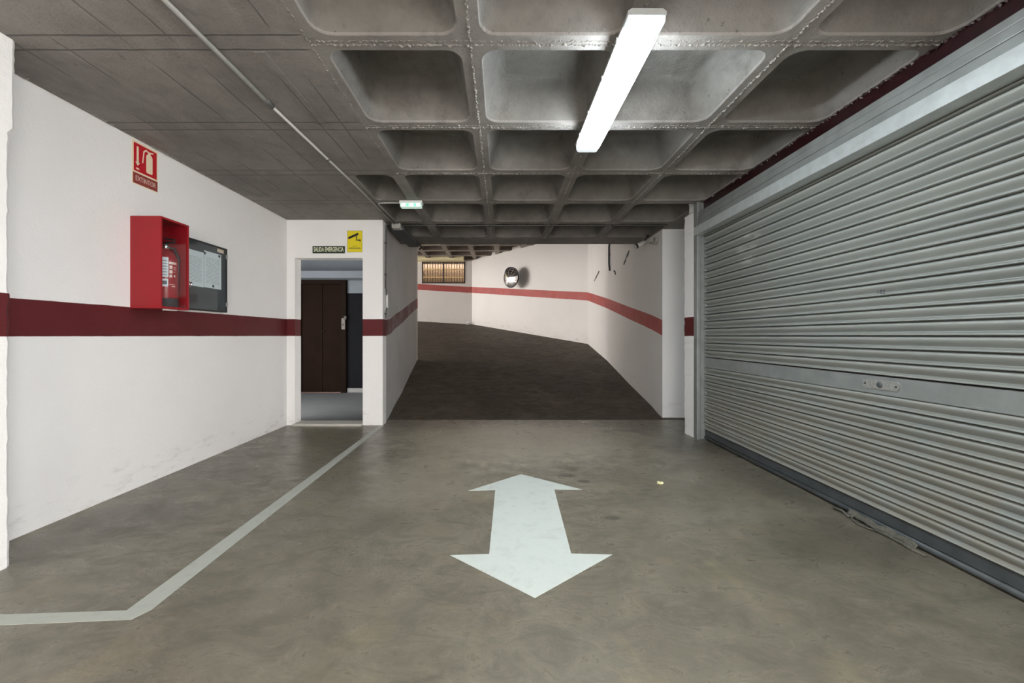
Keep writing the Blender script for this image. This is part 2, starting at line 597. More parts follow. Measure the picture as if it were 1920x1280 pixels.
def text(name, body, size, mat, mtx, parent, depth=0.001, sx=1.0, align='CENTER', bold=0.0):
    cu = bpy.data.curves.new(name, 'FONT')
    cu.body = body
    cu.size = size
    cu.align_x = align
    cu.align_y = 'CENTER'
    cu.extrude = depth
    cu.offset = bold
    cu.resolution_u = 3
    tmp = bpy.data.objects.new(name, cu)
    COL.objects.link(tmp)
    bpy.context.view_layer.update()
    dg = bpy.context.evaluated_depsgraph_get()
    me = bpy.data.meshes.new_from_object(tmp.evaluated_get(dg))
    bpy.data.objects.remove(tmp)
    bpy.data.curves.remove(cu)
    me.transform(mtx @ Matrix.Diagonal((sx, 1, 1, 1)))
    me.materials.clear()
    me.materials.append(mat)
    me.name = name
    o = bpy.data.objects.new(name, me)
    COL.objects.link(o)
    if parent is not None:
        o.parent = parent
        o.matrix_parent_inverse = parent_matrix(parent).inverted()
    return o


# ------------------------------------------------------------------ ground shape of the ramp
def zf(x, y):
    if y <= 5.4:
        return 0.0
    t = y - 5.4
    z = 0.18 * t
    if t < 0.5:
        z = 0.18 * t * t / 1.0 * 1.0 + 0.0
        z = 0.18 * t * (t / 0.5) * 0.5 + 0.18 * t * 0.5 * (t / 0.5)
    if y > 10.45:
        z = 0.909 + 0.1555 * (y - 10.45)
    if y > 9 and x < -1.2:
        z += 0.06 * (-1.2 - x) * min(1, (y - 9) / 4)
    return z


CZ = 2.573     # underside of the ribs, lower slab
CZ2 = 3.80     # underside of the ribs, upper slab over the ramp


def wall(name, pts, thick, top, mat, hole=None, step=0.3, rag=0.0, label=None, cat=None):
    """plan polyline pts, thickened to the left of travel by thick; top(x, y) height"""
    bm = bmesh.new()
    cols = []
    for (a, b) in zip(pts, pts[1:]):
        a, b = Vector(a), Vector(b)
        n = max(1, int((b - a).length / step))
        for i in range(n):
            cols.append((a.lerp(b, i / n), (b - a).normalized()))
    cols.append((Vector(pts[-1]), (Vector(pts[-1]) - Vector(pts[-2])).normalized()))
    nz = 14
    fr, bk_ = [], []
    for p, d in cols:
        nrm = Vector((-d.y, d.x))
        q = p + nrm * thick
        t_ = top(p.x, p.y) if callable(top) else top
        z0 = zf(p.x, p.y) - 0.06
        fr.append([bm.verts.new((p.x, p.y, z0 + (t_ - z0) * j / nz)) for j in range(nz + 1)])
        bk_.append([bm.verts.new((q.x, q.y, z0 + (t_ - z0) * j / nz)) for j in range(nz + 1)])
    n = len(cols)
    for i in range(n - 1):
        for j in range(nz):
            bm.faces.new((fr[i][j], fr[i + 1][j], fr[i + 1][j + 1], fr[i][j + 1]))
            bm.faces.new((bk_[i][j], bk_[i][j + 1], bk_[i + 1][j + 1], bk_[i + 1][j]))
        bm.faces.new((fr[i][nz], fr[i + 1][nz], bk_[i + 1][nz], bk_[i][nz]))
    for i in (0, n - 1):
        for j in range(nz):
            bm.faces.new((fr[i][j], fr[i][j + 1], bk_[i][j + 1], bk_[i][j]))
    w = MB()
    w.bm.free()
    w.bm = bm
    o = w.build(name, mat, hf=lambda c: c.z - zf(c.x, c.y))
    return struct(o, label, cat)


# ------------------------------------------------------------------ floor
m = MB()
m.grid(60, 90, lambda u, v: Vector((-3.0 + 6.0 * u, -6.2 + 11.6 * v, 0)))
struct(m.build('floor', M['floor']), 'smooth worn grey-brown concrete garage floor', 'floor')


def wall_side_x(y):
    P = [(5.08, -1.5), (5.67, -1.567), (6.5, -1.617), (7.5, -1.72), (8.6, -1.82)]
    for (y0, x0), (y1, x1) in zip(P, P[1:]):
        if y <= y1:
            return x0 + (x1 - x0) * (y - y0) / (y1 - y0)
    return P[-1][1]


m = MB()
m.grid(16, 64, lambda u, v: (lambda y: Vector((wall_side_x(y) - 0.05 + (2.75 - wall_side_x(y)) * u, y,
                                                zf(wall_side_x(y) - 0.05 + (2.75 - wall_side_x(y)) * u, y))))(5.4 + 10.0 * v))
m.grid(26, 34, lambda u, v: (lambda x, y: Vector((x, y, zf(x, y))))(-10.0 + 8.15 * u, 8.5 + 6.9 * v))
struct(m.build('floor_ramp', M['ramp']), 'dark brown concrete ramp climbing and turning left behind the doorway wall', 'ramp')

# ------------------------------------------------------------------ coffered slabs
def coffer(bm, x0, x1, y0, y1, z, mar, depth, inset, r, seg=6):
    """one cell: rib underside round a rounded opening, sloped sides, top"""
    def ring(d, rad, zz):
        a0, a1, b0, b1 = x0 + d, x1 - d, y0 + d, y1 - d
        out = []
        for (cx, cy, s) in ((a1 - rad, b1 - rad, 0), (a0 + rad, b1 - rad, 1), (a0 + rad, b0 + rad, 2), (a1 - rad, b0 + rad, 3)):
            for k in range(seg + 1):
                an = PI / 2 * (s + k / seg)
                out.append((cx + rad * math.cos(an), cy + rad * math.sin(an), zz))
        return out
    outer = []
    for (cx, cy, s) in ((x1, y1, 0), (x0, y1, 1), (x0, y0, 2), (x1, y0, 3)):
        rr = mar + r
        for k in range(seg + 1):
            f = k / seg
            # walk round the square corner
            ends = {0: ((0, -rr), (-rr, 0)), 1: ((rr, 0), (0, -rr)), 2: ((0, rr), (rr, 0)), 3: ((-rr, 0), (0, rr))}[s]
            if f < 0.5:
                e = ends[0]; g = 1 - 2 * f
            else:
                e = ends[1]; g = 2 * f - 1
            if abs(f - 0.5) < 0.5 / seg - 1e-9 and seg % 2 == 1 and False:
                g = 0
            outer.append((cx + e[0] * g, cy + e[1] * g, z))
    rings = [outer, ring(mar, r, z), ring(mar + 0.006, r, z + 0.012)]
    n = 5
    for i in range(1, n + 1):
        t = i / n
        rings.append(ring(mar + 0.006 + (inset - 0.02) * t * 0.72, r + 0.01 * t, z + 0.012 + (depth - 0.07) * t))
    for i in range(1, 5):
        an = PI / 2 * i / 4
        d = (inset - 0.02) * 0.72 + 0.006
        rings.append(ring(mar + d + 0.05 * (1 - math.cos(an)), r + 0.01, z + depth - 0.058 + 0.058 * math.sin(an)))
    vr = [[bm.verts.new(p) for p in rg] for rg in rings]
    N = len(rings[0])
    for a, b in zip(vr, vr[1:]):
        for k in range(N):
            f = bm.faces.new((a[k], a[(k + 1) % N], b[(k + 1) % N], b[k]))
            f.smooth = a is not vr[0]
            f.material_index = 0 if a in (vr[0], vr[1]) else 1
    f = bm.faces.new(vr[-1][::-1])
    f.material_index = 1


def flat(bm, x0, x1, y0, y1, z):
    v = [bm.verts.new(p) for p in ((x0, y0, z), (x1, y0, z), (x1, y1, z), (x0, y1, z))]
    bm.faces.new(v)


def ridge(bm, p0, p1, z, w=0.006, h=0.008):
    """ragged seam of set cement left along the middle of a rib"""
    p0, p1 = Vector(p0[:2]), Vector(p1[:2])
    L = (p1 - p0).length
    n = int(L / 0.008)
    d = (p1 - p0).normalized()
    s = Vector((-d.y, d.x))
    prev = None
    for i in range(n + 1):
        c = p0.lerp(p1, i / n) + s * random.uniform(-0.006, 0.006)
        ww = w * random.uniform(0.3, 1.3)
        hh = h * random.choice((0.1, 0.3, 0.6, 1.0, 1.4)) * random.uniform(0.5, 1.1)
        ring = [bm.verts.new((c.x - s.x * ww, c.y - s.y * ww, z + 0.002)),
                bm.verts.new((c.x + s.x * random.uniform(-.004, .004), c.y + s.y * random.uniform(-.004, .004), z - hh)),
                bm.verts.new((c.x + s.x * ww, c.y + s.y * ww, z + 0.002))]
        if prev:
            bm.faces.new((prev[0], prev[1], ring[1], ring[0]))
            bm.faces.new((prev[1], prev[2], ring[2], ring[1]))
        prev = ring


XR = [-0.954, -0.16, 0.634, 1.427, 2.22]
m = MB()
b = m.bm
for k in range(-10, 5):
    y0, y1 = 2.01 + 0.8 * k, 2.81 + 0.8 * k
    for xa, xb in zip(XR, XR[1:]):
        coffer(b, xa, xb, y0, y1, CZ, 0.05, 0.25, 0.12, 0.085)
    if k >= 2:
        coffer(b, -1.41, -0.954, y0, y1, CZ, 0.052, 0.22, 0.09, 0.075)
        flat(b, -3.0, -1.41, y0, y1, CZ)
    else:
        flat(b, -3.0, -0.954, y0, y1, CZ)
flat(b, 2.22, 2.9, -6.0, 6.01, CZ)
m.box(-3.0, 2.9, 6.01, 6.42, CZ, CZ2 + 0.1)
for k in range(-2, 6):
    yy = 2.01 + 0.8 * k
    ridge(b, (-0.95, yy + .012, 0), (2.18, yy + .012, 0), CZ, 0.009 if k < 3 else 0.005, 0.008 if k < 3 else 0.005)
    ridge(b, (-0.95, yy - .014, 0), (2.18, yy - .014, 0), CZ, 0.005, 0.004)
for xr in XR[1:4]:
    ridge(b, (xr, 0.4, 0), (xr, 6.0, 0), CZ, 0.008, 0.008)
ridge(b, (-0.954, 0.4, 0), (-0.954, 6.0, 0), CZ, 0.003, 0.003)
ridge(b, (-2.68, 2.0, 0), (-2.68, 5.05, 0), CZ, 0.012, 0.008)
# plank left a hair lower in the flat soffit
m.box(-1.27, -1.21, 2.07, 2.80, CZ - 0.004, CZ + 0.01)
bmesh.ops.recalc_face_normals(b, faces=b.faces[:])
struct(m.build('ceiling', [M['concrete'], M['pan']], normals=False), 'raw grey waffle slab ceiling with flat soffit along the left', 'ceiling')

m = MB()
b = m.bm
for i in range(-12, 3):
    for k in range(0, 10):
        coffer(b, 0.634 + 0.8 * i, 1.434 + 0.8 * i, 6.42 + 0.8 * k, 7.22 + 0.8 * k, CZ2, 0.06, 0.24, 0.09, 0.06, seg=4)
flat(b, -10, 3.1, 14.42, 15.2, CZ2)
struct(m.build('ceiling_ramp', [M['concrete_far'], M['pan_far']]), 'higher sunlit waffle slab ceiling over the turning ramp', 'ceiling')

# ------------------------------------------------------------------ walls
wall('wall_left', [(-2.7, 1.9), (-2.7, 5.2)], 0.25, CZ + 0.06, M['wall'], label='long white wall with dark red band on the left')
struct(bpy.data.objects['wall_left'])

# near pier, its far corner rough and stepped
m = MB()
bm = m.bm
NZ = 90
prev = None
rows = []
for j in range(NZ + 1):
    z = -0.02 + (CZ + 0.05) * j / NZ
    o_ = random.uniform(-0.003, 0.003) + (0.0 if z > 2.12 else -0.022)
    xo = random.uniform(-0.002, 0.002)
    rows.append([bm.verts.new(p) for p in ((-2.95, -6.1, z), (-2.4, -6.1, z), (-2.4 + xo, 1.9, z), (-2.4 + xo, 1.985 + o_, z),
                                           (-2.412 + xo, 2.003 + o_, z), (-2.95, 2.003 + o_, z))])
for a, c in zip(rows, rows[1:]):
    for k in range(6):
        bm.faces.new((a[k], a[(k + 1) % 6], c[(k + 1) % 6], c[k]))
bm.faces.new(rows[0]); bm.faces.new(rows[-1])
o = struct(m.build('wall_left_pier', M['wall'], hf=lambda c: c.z), 'projecting white pier with rough corner at the left edge', 'wall')

# doorway wall
DY = 5.08
m = MB()
DX0, DX1, DH = -2.60, -1.751, 2.095
for (xa, xb, za, zb) in ((-2.9, DX0, -0.05, CZ + 0.02), (DX1, -1.50, -0.05, CZ + 0.02), (DX0, DX1, DH, CZ + 0.02)):
    nx = max(1, int((xb - xa) / 0.1)); nzz = max(1, int((zb - za) / 0.1))
    m.grid(nx, nzz, lambda u, v: Vector((xa + (xb - xa) * u, DY, za + (zb - za) * v)), smooth=False)
    m.box(xa, xb, DY + 0.0005, DY + 0.15, za, zb)
struct(m.build('wall_back', M['wall'], hf=lambda c: c.z), 'white wall pierced by the open doorway', 'wall')

top_side = lambda x, y: CZ + 0.02 if y < 6.2 else CZ2 + 0.1
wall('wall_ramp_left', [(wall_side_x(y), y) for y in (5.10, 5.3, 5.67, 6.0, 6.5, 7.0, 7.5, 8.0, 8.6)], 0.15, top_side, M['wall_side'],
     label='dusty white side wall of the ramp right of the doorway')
wall('wall_ramp_hall', [(-1.83, 8.6), (-10.0, 8.6)], -0.15, CZ2 + 0.1, M['wall_far'], label='wall behind the doorway room facing the upper ramp')
wall('wall_ramp_back', [(-10.0, 14.42), (-1.0, 14.42)], 0.25, 2.98, M['wall_far'], step=0.25, label='far white wall below the barred window')
bpy.data.objects['wall_ramp_back']['category'] = 'wall'
m = MB()
m.box(-10, -2.86, 14.42, 14.67, 2.975, CZ2 + 0.05)
m.box(-1.33, -1.0, 14.42, 14.67, 2.975, CZ2 + 0.05)
m.box(-2.86, -1.33, 14.42, 14.67, 3.757, CZ2 + 0.05)
struct(m.build('wall_ramp_back_upper', M['wall_far'], hf=lambda c: 3.0), 'upper part of far wall round the barred window', 'wall')
wall('wall_ramp_mirror', [(-1.23, 14.6), (2.2, 10.45)], 0.25, CZ2 + 0.1, M['wall_far'], label='bright slanting wall carrying the round mirror')
wall('wall_ramp_right', [(2.2, 10.45), (2.24, 8.7), (2.19, 6.9), (2.18, 5.531)], 0.3, top_side, M['wall_far'],
     label='right hand wall of the ramp lit by daylight at its far end')
m = MB()
m.grid(6, 20, lambda u, v: Vector((2.18 + 0.6 * u, 5.52, -0.05 + 2.65 * v)), smooth=False)
m.box(2.18, 2.78, 5.521, 5.5305, -0.05, CZ + 0.02); m.box(2.5, 2.78, 5.52, 5.7, -0.05, CZ + 0.02)
struct(m.build('wall_niche', M['wall_plain'], hf=lambda c: c.z), 'plain white return wall between the ramp and shutter pillar', 'wall')
m = MB()
m.box(2.6, 2.75, 4.5, 5.6, -0.05, CZ + 0.02)
m.box(2.42, 2.6, -0.3, 4.5, -0.05, CZ + 0.25); m.box(2.42, 2.6, -4.2, -3.6, -0.05, CZ + 0.25); m.box(2.42, 2.6, -3.6, -0.3, 2.0, CZ + 0.25)  # gap follows the added side opening behind the viewer
struct(m.build('wall_right', M['wall_plain'], hf=lambda c: 0.6), 'wall behind the roller shutter', 'wall')
m = MB()
m.box(-3.0, -1.5, -4.2, -4.0, -0.05, CZ + 0.05)
m.box(1.3, 2.6, -4.2, -4.0, -0.05, CZ + 0.05)
m.box(-1.5, 1.3, -4.2, -4.0, 2.0, CZ + 0.05)  # leaves an added, unseen opening so sky light fills the room
struct(m.build('wall_front', M['wall'], hf=lambda c: c.z), 'unseen wall behind the viewer with an opening added for daylight fill', 'wall')
# shutter pillar
m = MB()
rows = []
for j in range(71):
    z = -0.02 + 2.82 * j / 70
    e = random.uniform(-0.004, 0.004)
    xl = 2.095 if z < 2.48 else 2.145
    rows.append([m.bm.verts.new(p) for p in ((xl + e, 4.66, z), (2.7, 4.66, z), (2.7, 4.46, z), (xl + 0.012 + e, 4.445, z))])
for a, c in zip(rows, rows[1:]):
    for k in range(4):
        m.bm.faces.new((a[k], a[(k + 1) % 4], c[(k + 1) % 4], c[k]))
m.bm.faces.new(rows[0]); m.bm.faces.new(rows[-1])
struct(m.build('wall_pillar', M['wall'], hf=lambda c: c.z), 'narrow white pillar with red band beside the shutter frame', 'pillar')
# threshold
m = MB(); m.box(DX0, DX1, 5.02, 5.24, -0.02, 0.028, 0.006)
struct(m.build('trim_1', simple('threshold_stone', (0.46, 0.44, 0.40), 0.6, 0, 0.1, 12)), 'pale stone threshold of the open doorway', 'threshold')
# glow-tinted downstand over the barred window
m = MB(); m.box(-10, -1.35, 14.02, 14.419, 3.745, 3.92)
struct(m.build('trim_2', simple('warm_glow_tint', (0.95, 0.86, 0.55), 0.6, 0, 0.03, 3), hf=lambda c: 2.5), 'downstand beam above the barred window', 'beam')
# maroon steel beam above the shutter
m = MB(); m.box(2.185, 2.419, -6.0, 4.44, 2.40, CZ + 0.2)
ridge(m.bm, (2.18, 0.5, 0), (2.18, 4.4, 0), CZ, 0.010, 0.012)
struct(m.build('trim_3', M['red_dark']), 'dark maroon beam running above the shutter box', 'beam')

# vestibule behind the doorway
VY = 7.9
m = MB(); m.box(-4.8, -1.66, 5.23, 6.6, -0.03, 0.02); m.box(-4.8, -1.85, 6.6, 7.95, -0.03, 0.02)
struct(m.build('floor_vestibule', M['vest_floor']), 'blue-grey floor of the dim lift lobby', 'floor')
m = MB()
m.box(-4.8, -1.9, VY, VY + 0.12, 2.3, 2.6)
m.box(-3.02, -1.95, VY, VY + 0.12, 1.95, 2.31)
m.box(-4.95, -4.8, 5.23, VY, 0, 2.6)
struct(m.build('wall_vestibule', M['bluegrey']), 'blue-grey upper walls of the lift lobby', 'wall')
m = MB()
m.box(-3.02, -1.95, VY, VY + 0.12, 0.1, 1.95)
m.box(-4.8, -3.97, VY, VY + 0.12, 0.0, 2.3)
struct(m.build('trim_4', M['navy']), 'dark blue wall panelling right of the lift door', 'panelling')
m = MB(); m.box(-3.02, -1.92, VY - 0.02, VY + 0.1, 0.0, 0.1, 0.003)
struct(m.build('baseboard_vestibule', simple('pale_skirting', (0.13, 0.135, 0.14), 0.8)), 'pale skirting beside the lift door', 'baseboard')
m = MB(); m.box(-4.8, -1.64, 5.23, 6.4, 2.59, 2.68); m.box(-4.8, -1.9, 6.4, VY + .1, 2.59, 2.68)
m.box(-4.8, -1.92, VY - 0.35, VY - 0.0, 2.2, 2.33)
struct(m.build('ceiling_vestibule', M['bluegrey']), 'ceiling of the lift lobby', 'ceiling')

# ------------------------------------------------------------------ lift door
L = empty('lift_door', (-3.5, VY - 0.02, 0.02))
tag(L, 'brown two-panel lift door in the dim lobby behind the doorway', 'lift door')
m = MB()
m.box(-3.97, -3.90, VY - 0.08, VY + 0.1, 0.02, 2.3, 0.004)
m.box(-3.12, -3.02, VY - 0.08, VY + 0.1, 0.02, 2.3, 0.004)
m.box(-3.90, -3.12, VY - 0.08, VY + 0.1, 2.12, 2.3, 0.004)
m.build('frame', M['brown_dark'], L)
for xa, xb, dy in ((-3.90, -3.505, 0.0), (-3.50, -3.12, 0.012)):
    m = MB(); m.box(xa, xb, VY - 0.01 + dy, VY + 0.05 + dy, 0.03, 2.12, 0.003)
    m.build('panel', M['brown'], L)
m = MB(); m.box(-3.90, -3.12, VY - 0.07, VY + 0.03, 0.018, 0.032)
m.build('sill', simple('lift_sill', (0.05, 0.02, 0.014), 0.4, 0.3), L)
m = MB()
m.box(-3.55, -3.46, VY - 0.02, VY, 1.19, 1.23, 0.004)
m.build('handle', M['brown_dark'], L)
P_ = empty('call_panel', (-3.06, VY - 0.09, 1.35))
tag(P_, 'small metal call button plate on the lift door frame', 'button panel')
m = MB(); m.box(-3.10, -3.03, VY - 0.10, VY - 0.08, 1.24, 1.46, 0.004); m.build('plate', simple('dull_plate', (0.06, 0.055, 0.05), .7), P_)
m = MB(); m.lathe([(0, .012), (.014, .012), (.016, 0)], 16, frame((-3.065, VY - 0.098, 1.33), (1, 0, 0), (0, 0, 1))); m.build('button', M['black'], P_)
m = MB(); m.box(-3.05, -3.0, VY - 0.11, VY - 0.09, 1.44, 1.5, 0.004); m.build('key_switch', simple('dull_switch', (0.03, 0.03, 0.03), .8), P_)
o = MB().box(-2.25, -1.95, 6.2, 6.32, 2.53, 2.588, 0.01).build('lobby_light', M['black'])
tag(o, 'dark unlit fitting on the lobby ceiling seen through doorway top', 'light fitting')

# ------------------------------------------------------------------ barred window
W = empty('window_1', (-2.1, 14.42, 2.98))
struct(W, 'barred window in the far wall with sunlit bricks behind it', 'window')
W0, W1, WZ0, WZ1 = -2.86, -1.33, 2.98, 3.757
m = MB()
m.box(W0, W0 + 0.04, 14.40, 14.47, WZ0, WZ1); m.box(W1 - 0.04, W1, 14.40, 14.47, WZ0, WZ1)
m.box(W0, W1, 14.40, 14.47, WZ0, WZ0 + 0.05); m.box(W0, W1, 14.40, 14.47, WZ1 - 0.03, WZ1)
m.box(-2.12, -2.07, 14.40, 14.46, WZ0, WZ1)
m.build('window_frame', simple('dark_window_frame', (0.05, 0.035, 0.03), 0.6), W)
m = MB()
for i in range(1, 16):
    x = W0 + (W1 - W0) * i / 16
    m.tube([(x, 14.43, WZ0 + .02), (x, 14.43, WZ1 - .02)], 0.011, 6)
m.build('window_bars', simple('brown_bars', (0.10, 0.055, 0.03), 0.6), W)
m = MB()
for z in (3.2, 3.47):
    m.box(W0, W1, 14.405, 14.425, z - 0.018, z + 0.018)
m.build('cross_rails', simple('tan_cross_rail', srgb(226, 196, 140), 0.6), W)
m = MB(); m.box(W0 + .03, W1 - .03, 14.5, 14.506, WZ0 + .03, WZ1 - .02); m.build('pane', M['glass'], W)
m = MB(); m.box(-6, 2.5, 15.5, 15.7, 0.5, 6.0)
tag(m.build('brick_wall', M['brick']), 'tan brick wall outside, seen through the barred window', 'brick wall')
m = MB(); m.box(-6, 2.5, 14.7, 15.5, 2.2, 2.4)
struct(m.build('trim_5', M['concrete_far']), 'outside ledge under the barred window', 'ledge')

# ------------------------------------------------------------------ road paint
def decal(name, poly, mat, z=0.0015, th=0.0015):
    m_ = MB(); m_.prism(poly, Matrix.Translation((0, 0, z - th + 0.0005)), th)
    return m_.build(name, mat)

arrow = [(.152, 3.283), (-.246, 2.933), (-.052, 2.945), (-.068, 2.082), (-.268, 2.073), (.139, 1.735), (.562, 2.077), (.354, 2.087),
         (.378, 2.955), (.580, 2.955)]
tag(decal('floor_arrow', arrow, M['paint']), 'white double-headed arrow painted on the floor in front', 'road marking')
line = [(-1.535, 5.06), (-1.475, 5.06), (-1.437, 1.66), (-1.468, 1.602), (-2.02, 1.566), (-2.38, 1.56), (-2.38, 1.63), (-2.0, 1.632),
        (-1.535, 1.655)]
tag(decal('floor_line', line, M['paint_line']), 'thin white line along the left lane bending to the pier', 'road marking')

# ------------------------------------------------------------------ fluorescent ceiling lamps
def lamp(y0, y1, xc0, xc1, ztop, label):
    """weatherproof twin-tube fitting: housing, glowing diffuser with clear ends, clips"""
    c0, c1 = Vector((xc0, y0, ztop)), Vector((xc1, y1, ztop))
    d = (c1 - c0).normalized()
    s = Vector((d.y, -d.x, 0))
    Ln = (c1 - c0).length
    R = empty('fluorescent_lamp', (c0 + c1) / 2)
    tag(R, label, 'ceiling lamp', None)
    F = frame(c0, s, (0, 0, 1))   # local z = s x up = -d or d
    sgn = 1 if (F.to_3x3() @ Vector((0, 0, 1))).dot(d) > 0 else -1
    def pr(poly, a, b_):
        mm = MB()
        mt = F.copy()
        mt.translation = c0 + d * (a if sgn > 0 else b_)
        mm.prism(poly, mt, b_ - a)
        return mm
    w = 0.083
    hp = [(-w * .8, 0), (w * .8, 0), (w, -0.012), (w, -0.028), (-w, -0.028), (-w, -0.012)]
    pr(hp, 0.0, Ln).build('housing', M['steel_light'], R)
    dp = [(-w * .97, -0.028), (w * .97, -0.028), (w * .96, -0.052), (w * .88, -0.068), (w * .74, -0.075), (-w * .74, -0.075), (-w * .88, -0.068), (-w * .96, -0.052)]
    pr(dp, 0.10, Ln - 0.055).build('diffuser', M['diffuser'], R)
    for a, b_ in ((0.004, 0.10), (Ln - 0.055, Ln - 0.004)):
        pr([(x * 0.985, y) for x, y in dp], a, b_).build('end_cover', M['diffuser_end'], R)
    for a in (0.28, Ln - 0.28):
        cc = c0 + d * a
        q = MB()
        q.box(cc.x - 0.02, cc.x + 0.02, cc.y - 0.012, cc.y + 0.012, ztop - 0.002, CZ + (0.0 if abs(cc.x - .634) < .05 and y0 > 0 else 0.0), 0.002)
        if ztop < CZ - 0.02:
            q.build('mount', M['steel_worn'], R)
        else:
            q.bm.free()
    for a in (0.16, Ln * 0.36, Ln * 0.64, Ln - 0.16):
        for e in (-1, 1):
            q = MB()
            cc = c0 + d * a + s * e * (w + 0.003)
            q.box(cc.x - 0.004, cc.x + 0.004, cc.y - 0.012, cc.y + 0.012, ztop - 0.042, ztop - 0.016, 0.002)
            q.build('clip', M['steel_worn'], R)
    return R

lamp(1.733, 2.935, 0.620, 0.612, CZ - 0.050, 'lit fluorescent tube lamp under the waffle ceiling')
lamp(-1.2, 0.085, 0.60, 0.60, CZ - 0.012, 'unseen fluorescent lamp added as fill just behind the viewer')  # fill lamp added out of view
bpy.data.objects['fluorescent_lamp']['label'] = 'lit white fluorescent lamp hanging under the waffle ceiling'
# fill lamp added round the corner, unseen, gives the lobby its cold light
R = empty('lobby_fill_lamp', (-4.2, 6.2, 2.58)); tag(R, 'unseen lamp added to light the lobby beyond the doorway edge', 'ceiling lamp')
m = MB(); m.lathe([(.15, 0), (.15, -.02), (.13, -.03)], 24, Matrix.Translation((-4.2, 6.2, 2.59))); m.build('base', M['white'], R)
m = MB(); m.lathe([(.13, -.02), (.12, -.06), (.07, -.08), (0, -.085)], 24, Matrix.Translation((-4.2, 6.2, 2.59)))
m.build('shade', simple('lobby_fill_glow', (.7, .8, .9), .4, emit=(0.6, 0.78, 1.0), estr=0.6), R)

# ------------------------------------------------------------------ emergency light
E = empty('emergency_light', (-0.98, 4.36, CZ))
tag(E, 'small lit emergency exit light with green glow on ceiling rib', 'emergency light')
m = MB(); m.box(-1.105, -0.86, 4.335, 4.42, CZ - 0.035, CZ - 0.002, 0.006); m.build('housing', M['white'], E)
m = MB(); m.box(-1.095, -0.87, 4.325, 4.41, CZ - 0.075, CZ - 0.03, 0.012)
m.build('lens', simple('emergency_lens', (0.65, 0.75, 0.7), 0.25, emit=(0.5, .75, .62), estr=0.45), E)
for x, mm_ in ((-1.05, 'led_white'), (-1.015, 'led_green'), (-0.965, 'led_white'), (-0.935, 'led_green'), (-0.90, 'led_white')):
    m = MB(); m.box(x - 0.014, x + 0.014, 4.319, 4.335, CZ - 0.068, CZ - 0.04, 0.004); m.build('led', M[mm_], E)

# ------------------------------------------------------------------ conduits
def bend(a, b_, c, r=0.06, n=6):
    """points rounding the corner at b"""
    a, b_, c = Vector(a), Vector(b_), Vector(c)
    p0 = b_ + (a - b_).normalized() * r
    p1 = b_ + (c - b_).normalized() * r
    return [p0.lerp(b_, t).lerp(b_.lerp(p1, t), t) for t in [i / n for i in range(n + 1)]]

K = empty('ceiling_conduit', (-1.44, 2.6, CZ)); tag(K, 'long pale conduit pipe running under the flat ceiling soffit', 'conduit')
zz = CZ - 0.013
m = MB(); m.tube([(-1.452, 0.5, zz), (-1.445, 2.5, zz)], 0.0115, 10); m.build('pipe', M['pvc_light'], K)
m = MB(); m.tube([(-1.445, 2.53, zz), (-1.402, 4.0, zz), (-1.392, 5.22, zz)], 0.009, 10); m.build('pipe', M['pvc'], K)
m = MB(); m.tube([(-1.445, 2.47, zz), (-1.445, 2.545, zz)], 0.0145, 10); m.build('coupler', M['pvc_dark'], K)
for y in (1.3, 3.3, 4.7):
    x = -1.448 if y < 2.5 else (-1.424 if y < 4 else -1.395)
    m = MB(); m.box(x - .018, x + .018, y - .006, y + .006, CZ - .027, CZ - .001, .002); m.build('clip', M['pvc_dark'], K)
K = empty('branch_conduit', (-1.3, 4.4, CZ)); tag(K, 'thin conduit branching across the ceiling to the emergency light', 'conduit')
z2 = CZ - 0.010
m = MB(); m.tube([(-1.352, 5.22, z2), (-1.356, 4.6, z2)] + bend((-1.356, 4.6, z2), (-1.36, 4.40, z2), (-1.1, 4.40, z2), .07) + [(-1.108, 4.40, z2)], 0.008, 8)
m.build('pipe', M['pvc'], K)
J = empty('junction_box', (-1.36, 5.3, CZ)); tag(J, 'grey junction box on the ceiling corner where conduits meet', 'junction box')
m = MB(); m.box(-1.43, -1.315, 5.225, 5.34, CZ - 0.055, CZ - 0.001, .006); m.build('box', M['pvc'], J)
m = MB(); m.box(-1.425, -1.32, 5.23, 5.335, CZ - 0.063, CZ - 0.053, .003); m.build('lid', M['pvc_light'], J)
o = MB().box(-1.47, -1.30, 5.36, 6.38, CZ - 0.06, CZ - 0.002, .008).build('cable_trunking', M['steel_dark'])
tag(o, 'dark cable trunking running back from the junction box', 'trunking')
m = MB(); m.tube([(-1.285, 6.1, CZ - .02), (-1.28, 6.15, CZ - .08), (-1.27, 6.22, CZ - .05), (-1.25, 6.28, CZ - .09), (-1.29, 6.3, CZ - .11)], .012, 8)
tag(m.build('loose_cable', M['dark']), 'short dark cable end dangling at the trunking end', 'cable')
K = empty('corner_conduit', (-1.485, 5.12, 2.5)); tag(K, 'dirty conduit dropping down the corner right of the doorway', 'conduit')
xw = -1.484
m = MB(); m.tube([(-1.43, 5.28, zz)] + bend((-1.43, 5.28, zz), (xw, 5.18, zz), (xw, 5.18, 2.0), .05) + [(xw, 5.16, 2.2), (xw, 5.15, 1.72)], .0095, 8)
m.build('pipe', M['pvc_dark'], K)
m = MB(); m.tube([(xw + .005, 5.2, 1.66), (xw + .005, 5.2, 1.48)], .0125, 10); m.build('white_sleeve', M['white'], K)['label'] = 'short white sleeve'
m = MB(); m.tube([(xw + .002, 5.17, 1.72), (xw + .004, 5.18, 1.64)], .0095, 8)
m.build('cable', M['pvc_dark'], K); m = MB(); m.tube([(xw + .004, 5.2, 1.48), (xw, 5.16, 1.42), (xw, 5.15, 1.34)], .009, 8); m.build('cable', M['pvc_dark'], K)
